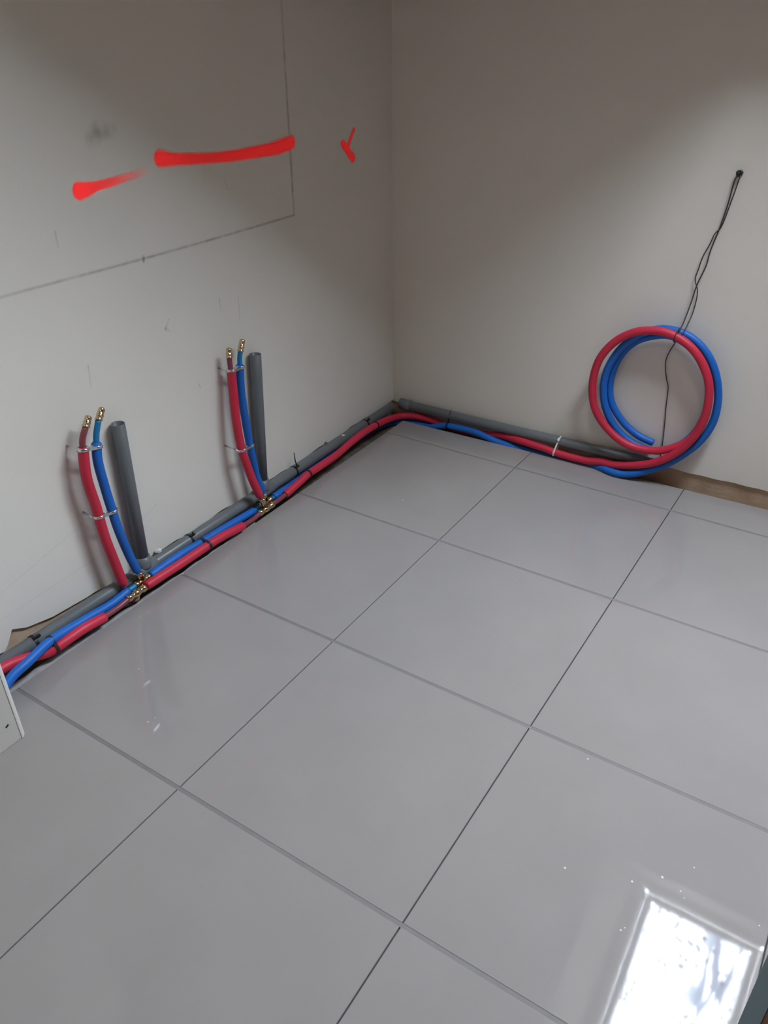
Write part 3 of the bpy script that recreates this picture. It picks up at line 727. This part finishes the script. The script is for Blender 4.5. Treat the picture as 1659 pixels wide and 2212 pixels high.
# ------------------------------------------------------------------ black cable ties
def hull2(pts):
    pts = sorted(set((round(a, 6), round(b, 6)) for a, b in pts))
    def half(ps):
        h = []
        for p in ps:
            while len(h) > 1 and (h[-1][0]-h[-2][0])*(p[1]-h[-2][1]) - (h[-1][1]-h[-2][1])*(p[0]-h[-2][0]) <= 0: h.pop()
            h.append(p)
        return h[:-1]
    return half(pts) + half(pts[::-1])
def at_y(pts, y):
    P = catmull(pts, 8)
    for a, b in zip(P, P[1:]):
        if (a.y-y)*(b.y-y) <= 0 and abs(b.y-a.y) > 1e-9: return a.lerp(b, (y-a.y)/(b.y-a.y))
    return P[0]
def loop_band(circles, to3, half_w, axis, gap=0.0006, th=0.0016):
    H = []
    for k, (gp_, t_) in enumerate(((gap, 0), (gap+th, 0))):
        pts = []
        for (cx, cz, r) in circles:
            for q in range(40):
                a = 2*math.pi*q/40; pts.append((cx+(r+gp_)*math.cos(a), cz+(r+gp_)*math.sin(a)))
        H.append(pts)
    hi = hull2(H[0]); n = len(hi)
    cx = sum(p[0] for p in hi)/n; cz = sum(p[1] for p in hi)/n
    ho = []
    for i, p in enumerate(hi):
        a, b = hi[i-1], hi[(i+1) % n]; tx, tz = b[0]-a[0], b[1]-a[1]; L = math.hypot(tx, tz); ho.append((p[0]+tz/L*th, p[1]-tx/L*th))
    v = []; f = []
    for i in range(n):
        for (p, s) in ((hi[i], -1), (hi[i], 1), (ho[i], 1), (ho[i], -1)):
            v.append(to3(*p) + axis*half_w*s)
    for i in range(n):
        a = 4*i; b = 4*((i+1) % n)
        for k in range(4): f.append([a+k, a+(k+1) % 4, b+(k+1) % 4, b+k])
    return v, f
def cable_tie(y, red, blue, label, tail=0.05, dirn=(0.1, 0, 1)):
    r = at_y(red, y); b = at_y(blue, y+0.012)
    root = empty('cable_tie', (GX, y, GZ)); tag(root, label, 'cable tie', 'black cable ties round the pipes')
    to3 = lambda x, z: Vector((x, y, z))
    ax = Vector((0, 1, 0))
    MB().add(*loop_band([(r.x, r.z, RR), (b.x, b.z, RB)], lambda x, z: Vector((x, y, z)), 0.0042, ax)).build('band', M['black'], root)
    MB().add(*loop_band([(GX, GZ, GR)], lambda x, z: Vector((x, y-0.022, z)), 0.0042, ax)).build('pipe_band', M['black'], root)
    h = Vector((GX+0.012, y-0.016, GZ+GR+0.002))
    MB().add(*obox(h, (0.004,0,0), (0,0.010,0), (0,0,0.003))).build('head', M['black'], root)
    d = Vector(dirn).normalized()
    if tail: tube('tail', [h, h+d*tail*0.5, h+d*tail + Vector((0.003,0.002,0))], [0.0024, 0.002, 0.0014], M['black'], root, 8)
    adopt(root)
cable_tie(0.135, RED1, BLUE1, 'black cable tie nearest the left edge', 0.0)
cable_tie(0.728, RED2, BLUE2, 'black cable tie between the two pairs of stubs', 0.014)
cable_tie(1.275, RED3, BLUE3, 'black cable tie just past the stubs nearer the corner', 0.055, (-0.3, 0.05, 1))
cable_tie(1.752, RED3, BLUE3, 'black cable tie close to the room corner', 0.012)
# on the back wall
xr = -0.385
root = empty('cable_tie', (xr, yw(xr)-0.04, 0.03)); tag(root, 'black cable tie with upright tail on the back wall pipes', 'cable tie', 'black cable ties round the pipes')
MB().add(*loop_band([(1.9825, 0.003, RR), (1.955, 0.0195, RB)], lambda y, z: Vector((xr, y, z)), 0.0042, Vector((1, 0, 0)))).build('band', M['black'], root)
tube('tail', [(xr-0.001, 1.958, 0.034), (xr+0.003, 1.957, 0.062), (xr+0.011, 1.957, 0.092)], [0.0026, 0.0022, 0.0016], M['black'], root, 8)
adopt(root)

# white strap on the back wall waste pipe
xs_ = 0.100
root = empty('pipe_strap', (xs_, yw(xs_)-0.03, 0.05)); tag(root, 'white plastic strap holding pipes to the back wall', 'pipe strap')
MB().add(*loop_band([(yw(xs_)-0.026, 0.0625, GR), (1.957, 0.024, RR)], lambda y, z: Vector((xs_ + 0.14*(z-0.05), y, z)), 0.0032, Vector((1, 0, 0)))).build('band', M['whiteplastic'], root)
MB().add(*obox((xs_+0.005, yw(xs_)-0.047, 0.080), (0.004,0,0), (0,0.004,0.004), (0,-0.002,0.002))).build('head', M['whiteplastic'], root)
adopt(root)

# ------------------------------------------------------------------ tie wires and the nail they hang from
nail = empty('wall_nail', (0.558, yw(0.558), 1.078)); tag(nail, 'dark nail high on the back wall holding the tie wires', 'nail')
MB().add(*lathe_between((0.558, yw(0.558)-0.0003, 1.078), (0.556, yw(0.558)-0.024, 1.080), [(0, 0.0075), (0.2, 0.008), (0.5, 0.005), (0.8, 0.0065), (1, 0.004)], 14)).build('shank', M['black'], nail, True)
tube('wire_wrap', [(0.558 + 0.0082*math.cos(a), yw(0.558) - 0.006 - 0.0014*a, 1.079 + 0.0082*math.sin(a)) for a in [i*0.4 for i in range(24)]], 0.0022, M['wire'], nail, 8)
adopt(nail)
o = tube('tie_wire', resample(catmull(WIRE_A, 8), 0.008), 0.0021, M['wire'], None, 8); tag(o, 'straighter dark tie wire from the nail down to the coil', 'wire')
o = tube('tie_wire', resample(catmull(WIRE_B, 8), 0.008), 0.0018, M['wire'], None, 8); tag(o, 'looser wavy dark tie wire from the nail down to the coil', 'wire')
o = tube('tie_wire', resample(catmull(WIRE_C, 8), 0.008), 0.0017, M['wire'], None, 8); tag(o, 'thin dark wire end dangling inside the coil', 'wire')
# wire loop bound round the coil's top
lc = Vector((0.476, 1.957, 0.572))
pts = [(lc.x + 0.012*math.sin(a)*0.3, lc.y + 0.031*math.cos(a), lc.z + 0.0235*math.sin(a)) for a in [i*2*math.pi/22 for i in range(23)]]
o = tube('wire_loop', pts, 0.0018, M['wire'], None, 8); tag(o, 'dark wire loop tied round the top of the coil', 'wire')

# ------------------------------------------------------------------ plaster crumbs and specks
def lump(name, c, r, m, label, cat, group, parent=None, seed=0, sz=1.0):
    rn = random.Random(seed); bm = bmesh.new(); bmesh.ops.create_icosphere(bm, subdivisions=1, radius=r)
    for vv in bm.verts: vv.co = Vector((vv.co.x*rn.uniform(.6,1.3), vv.co.y*rn.uniform(.6,1.5), vv.co.z*rn.uniform(.6,1.1)*sz))
    me = bpy.data.meshes.new(name); bm.to_mesh(me); bm.free(); me.materials.append(m)
    o = bpy.data.objects.new(name, me); col.objects.link(o); o.location = c
    if parent: o.parent = parent
    else: tag(o, label, cat, group)
    return o
GTOP = GZ + GR
lump('plaster_crumb', (GX-0.012, 0.588, GTOP+0.004), 0.011, M['crumb'], 'white plaster crumb on the waste pipe beside the nearer stub', 'crumb', None, seed=1)
lump('mortar_crumb', (GX-0.010, 1.47, GTOP+0.003), 0.009, M['darkcrumb'], 'grey mortar crumb on the waste pipe before the corner', 'crumb', None, seed=2)
lump('plaster_crumb', (GX+0.006, 1.565, GTOP+0.001), 0.007, M['crumb'], 'pale plaster crumb on the waste pipe before the corner', 'crumb', None, seed=4)
for k, p in enumerate(FLECKS):
    lump('paint_fleck', (p[0], p[1], 0.0006), 0.0016 + 0.0016*((k*7) % 5)/5, M['crumb'], '', '', None, parent=floor, seed=20+k, sz=0.25)
